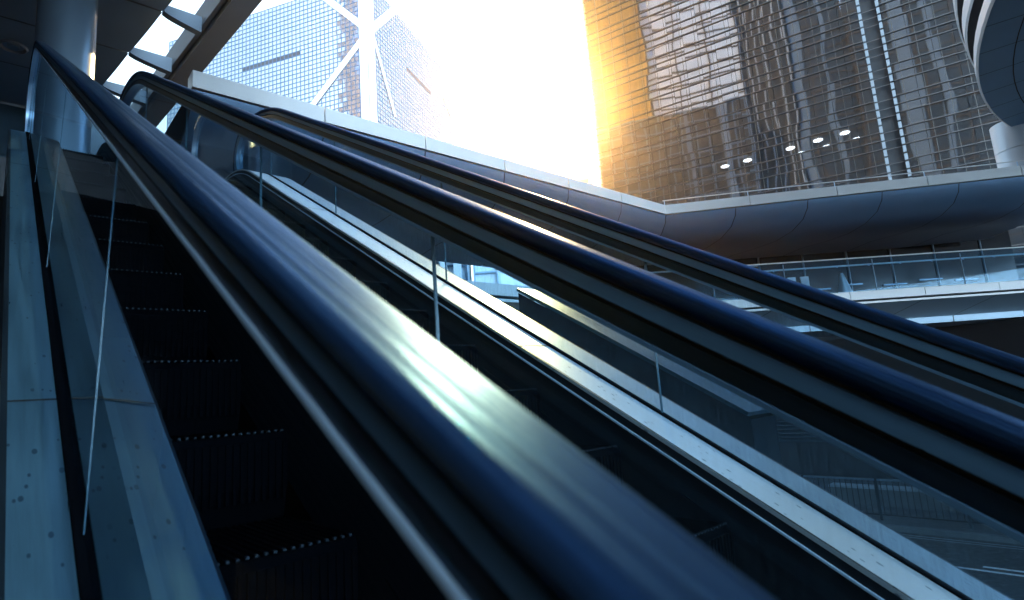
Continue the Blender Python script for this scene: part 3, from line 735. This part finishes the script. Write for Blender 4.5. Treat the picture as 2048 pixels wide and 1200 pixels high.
# towers across the street behind the viewer, seen mirrored in the facades
def mirror(x, y, dist, P=None, nn=None):
    P = G0 if P is None else P; nn = GN if nn is None else nn
    q = onplane(x, y, P, nn); v = (q-O).normalized(); r_ = v-nn*2*v.dot(nn); return q+r_*dist, r_
def citytower(label, xs, ytop, dist, pm, gm, cellw, cellh, P=None, nn=None, piers=(), floors=True):
    a, ra = mirror(xs[0], 120, dist, P, nn); b, rb = mirror(xs[1], 120, dist, P, nn)
    top, _ = mirror((xs[0]+xs[1])/2, ytop, dist, P, nn)
    a.z = b.z = 0; ud = (b-a).normalized(); W = (b-a).length; nrm = Vector((ud.y, -ud.x, 0))
    if nrm.dot(G0-a) < 0: nrm = -nrm
    H = max(20, top.z)
    t = thing('office_tower', label, 'tower', (a+b)/2)
    MB().prism([a, b, b-nrm*18, a-nrm*18], Vector((0, 0, H))).build('wall', pm, t)
    mb = MB(); ni, nk = max(2, round(W/cellw)), max(4, round(H/cellh))
    for i in range(ni+1): mb.box(a+ud*W*i/ni+Vector((0, 0, H/2))+nrm*.1, ud*.18, nrm*.25, Vector((0, 0, H/2)))
    mb.build('pilasters', gm, t)
    mb = MB()
    for k in range(nk+1): mb.box(a+ud*W/2+Vector((0, 0, H*k/nk))+nrm*.06, ud*W/2, nrm*.14, Vector((0, 0, .22)))
    if floors: mb.build('floor_bands', gm, t)
    for f_, w_ in piers: MB().box(a+ud*W*f_+Vector((0, 0, H/2))+nrm*.35, ud*w_, nrm*.3, Vector((0, 0, H/2))).build('light_pier', M['pier'], t)
    return t
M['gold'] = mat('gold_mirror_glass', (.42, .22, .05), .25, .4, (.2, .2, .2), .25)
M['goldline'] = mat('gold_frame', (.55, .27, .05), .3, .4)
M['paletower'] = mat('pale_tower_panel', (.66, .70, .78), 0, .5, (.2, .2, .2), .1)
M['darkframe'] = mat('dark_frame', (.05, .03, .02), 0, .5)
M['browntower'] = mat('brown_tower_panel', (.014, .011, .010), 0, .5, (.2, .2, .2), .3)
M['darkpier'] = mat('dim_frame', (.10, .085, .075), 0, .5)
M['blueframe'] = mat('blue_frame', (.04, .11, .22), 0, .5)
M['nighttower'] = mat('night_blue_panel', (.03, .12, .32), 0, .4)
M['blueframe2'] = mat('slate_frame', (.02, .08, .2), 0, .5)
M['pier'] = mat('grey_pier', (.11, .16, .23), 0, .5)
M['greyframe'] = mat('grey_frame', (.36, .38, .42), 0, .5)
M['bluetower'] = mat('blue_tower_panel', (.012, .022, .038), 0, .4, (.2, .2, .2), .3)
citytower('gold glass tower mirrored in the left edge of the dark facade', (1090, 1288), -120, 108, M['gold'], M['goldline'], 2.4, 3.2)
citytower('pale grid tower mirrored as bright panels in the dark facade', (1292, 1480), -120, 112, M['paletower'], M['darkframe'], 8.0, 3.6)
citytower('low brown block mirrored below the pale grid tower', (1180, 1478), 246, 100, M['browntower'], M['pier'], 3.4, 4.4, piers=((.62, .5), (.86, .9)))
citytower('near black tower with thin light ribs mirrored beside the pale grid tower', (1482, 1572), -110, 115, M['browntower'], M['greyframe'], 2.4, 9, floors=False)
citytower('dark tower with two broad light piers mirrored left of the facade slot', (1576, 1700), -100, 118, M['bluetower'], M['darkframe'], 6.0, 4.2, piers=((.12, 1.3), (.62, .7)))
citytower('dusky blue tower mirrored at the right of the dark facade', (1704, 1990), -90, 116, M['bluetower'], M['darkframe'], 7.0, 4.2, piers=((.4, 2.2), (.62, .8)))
citytower('slim dark tower mirrored as a wavy strip in the silver tower', (684, 714), -60, 130, M['nighttower'], M['blueframe2'], 4.5, 6, T0, NL_)

# far pale buildings seen under the upper walkway
M['farblue'] = mat('far_pale_glass', (.42, .55, .66), .1, .4, (.3, .3, .3), .2)
M['farwhite'] = mat('far_white', (.78, .82, .86), 0, .5)
M['fardark'] = mat('far_dark_glass', (.05, .10, .16), .2, .3)
def far(label, x0, x1, ytop, depth, m, gm, cw, ch, name='office_building'):
    a, b = at(x0, 560, depth), at(x1, 560, depth); H = at((x0+x1)/2, ytop, depth).z
    a.z = b.z = 0; ud = (b-a).normalized(); W = (b-a).length; nrm = Vector((ud.y, -ud.x, 0))
    if nrm.dot(-a) < 0: nrm = -nrm
    t = thing(name, label, 'building', (a+b)/2)
    MB().prism([a, b, b-nrm*8, a-nrm*8], Vector((0, 0, H))).build('wall', m, t)
    mb = MB(); ni, nk = max(1, round(W/cw)), max(2, round(H/ch))
    for i in range(ni+1): mb.box(a+ud*W*i/ni+Vector((0, 0, H/2))+nrm*.1, ud*.10, nrm*.2, Vector((0, 0, H/2)))
    for k in range(nk+1): mb.box(a+ud*W/2+Vector((0, 0, H*k/nk))+nrm*.06, ud*W/2, nrm*.22, Vector((0, 0, .09)))
    mb.build('facade_frame', gm, t); return t, a, b, ud, nrm, H
far('pale blue glass block with a fine grid seen under the walkway', 790, 838, 400, 62, M['farblue'], M['farwhite'], 1.5, 1.6)
t, a, b, ud, nrm, H = far('pale lattice fronted building next to a dark slim pier', 836, 874, 410, 58, M['fardark'], M['farwhite'], .8, .7)
t, a, b, ud, nrm, H = far('blue glass hall with white slanting strut and post', 876, 934, 400, 55, M['farblue'], M['fardark'], 2.2, 1.5)
MB().box(a+ud*(b-a).length*.72+nrm*.8+Vector((0, 0, H/2)), ud*.35, nrm*.3, Vector((0, 0, H/2))).build('white_post', M['farwhite'], t)
p0, p1 = a+nrm*.9+ud*.2+Vector((0, 0, H)), a+ud*(b-a).length*.5+nrm*.9+Vector((0, 0, H*.35))
MB().bar(p0, p1, .3).build('slanting_strut', M['farwhite'], t)
far('white block with stacked balconies seen under the walkway', 950, 996, 470, 60, M['farwhite'], M['farblue'], 2.2, 1.9)
far('pale block with one dark vertical strip seen under the walkway', 1000, 1070, 455, 66, M['farwhite'], M['farblue'], 3.0, 2.4)
t, a, b, ud, nrm, H = far('small pale rooftop building beside the mirror glass tower', 1168, 1204, 356, 105, M['farwhite'], M['farblue'], 1.5, 1.2)
MB().box((a+b)/2+Vector((0, 0, H+.4)), ud*.9, nrm*.9, Vector((0, 0, .4))).build('roof_plant', M['farwhite'], t)

# ------------------------------------------------------------------ street level
struct('ground', MB().face([(-420, -420, -.02), (420, -420, -.02), (420, 420, -.02), (-420, 420, -.02)]), M['pave'])
struct('road', MB().face([(5, -60, 0), (18.1, -60, 0), (18.1, 60, 0), (5, 60, 0)]), M['asphalt'])
struct('kerb', MB().abox(18.1, 18.3, -60, 60, -.02, .13), M['kerb'])
struct('pavement', MB().abox(18.3, 25.9, -60, 60, -.02, .12), M['pave'])
mb = MB()
for x in (15.45, 15.75): mb.face([(x, -40, .004), (x+.11, -40, .004), (x+.11, 3.9+(x-15.45)*-2, .004), (x, 3.9+(x-15.45)*-2, .004)])
struct('road_markings', mb, M['paint'])
mb = MB()
for x in (17.6, 17.8): mb.face([(x, -40, .004), (x+.06, -40, .004), (x+.06, 40, .004), (x, 40, .004)])
struct('kerb_markings', mb, mat('worn_yellow_paint', (.30, .32, .34), 0, .7, (8, 8, 8), .4))
fx = 18.75
fn = thing('street_railing', 'dark pedestrian railing with thin upright bars along the pavement edge', 'railing', (fx, 4, .12))
MB().bar((fx, -6, 1.2), (fx, 12, 1.2), .022).build('top_rail', M['mull'], fn)
MB().bar((fx, -6, .27), (fx, 12, .27), .02).build('bottom_rail', M['iron'], fn)
for i in range(10): MB().bar((fx, -6+2*i, .12), (fx, -6+2*i, 1.25), .03).build('post', M['iron'], fn)
mb = MB()
for i in range(120):
    mb.bar((fx, -6+.15*i+.05, .27), (fx, -6+.15*i+.05, 1.2), .009)
o = mb.build('bars', M['iron'], fn); tag(o, kind='stuff')
pw = thing('podium_wall', 'dark podium wall with a louvred vent panel across the road', 'wall', (26, 8, 0))
MB().abox(26, 26.4, -20, 9.0, 0, CZ+1.4).abox(26, 26.4, 13.2, 40, 0, CZ+1.4).abox(26.2, 26.4, 9.0, 13.2, 0, CZ+1.4).abox(26, 26.2, 9, 13.2, 0, CZ-2.75).abox(26, 26.2, 9, 13.2, CZ-.75, CZ+1.4).build('wall', M['dark'], pw)
M['louvre'] = mat('louvre_slat', (.07, .11, .15), .5, .45)
mb = MB()
for k in range(12):
    z = CZ-2.70+k*.165; mb.face([(25.95, 9.02, z), (25.95, 13.18, z), (26.18, 13.18, z+.11), (26.18, 9.02, z+.11)]); mb.abox(25.94, 25.96, 9.02, 13.18, z-.02, z+.012)
mb.build('louvre', M['louvre'], pw)
low = thing('planter_wall', 'low pale stone kerb wall behind the street railing', 'wall', (21, 3, .12))
MB().abox(20.6, 21.0, -10, 8, .12, .62).build('wall', M['kerb'], low)
MB().abox(20.56, 21.04, -10, 8, .62, .68).build('capping', mat('pale_capping', (.30, .34, .38), 0, .5, (2, 2, 2), .3), low)
# ceiling tube lamps over the street under the lower walkway
for x, y, ll in ((1228, 713, 'long glowing tube lamp seen through the escalator glass, upper one'), (1222, 724, 'shorter glowing tube lamp just below the long one')):
    q = at(x, y, 19); e = Vector((.64, -.76, 0))*(.26 if y < 720 else .18)
    lt = thing('tube_lamp', ll, 'lamp', q, 'tube lamps under the walkway')
    MB().tube([q-e, q+e], .022, 8).build('tube', M['lamp'], lt)
    MB().box(q+Vector((0, 0, .05)), e*1.05, Vector((.03, .03, 0)), Vector((0, 0, .02))).build('fitting', M['mull'], lt)

# ------------------------------------------------------------------ warm haze added for the glow of the sun flare
hm = bpy.data.materials.new('haze'); hm.use_nodes = True; HN = hm.node_tree.nodes; HN.remove(HN['Principled BSDF'])
pv = HN.new('ShaderNodeVolumePrincipled'); pv.inputs['Color'].default_value = (1, .88, .70, 1); pv.inputs['Density'].default_value = .00045; pv.inputs['Anisotropy'].default_value = .90
hm.node_tree.links.new(pv.outputs[0], HN['Material Output'].inputs['Volume'])
tag(MB().abox(-430, 430, -430, 430, -1.1, 260).build('haze', hm), kind='stuff')
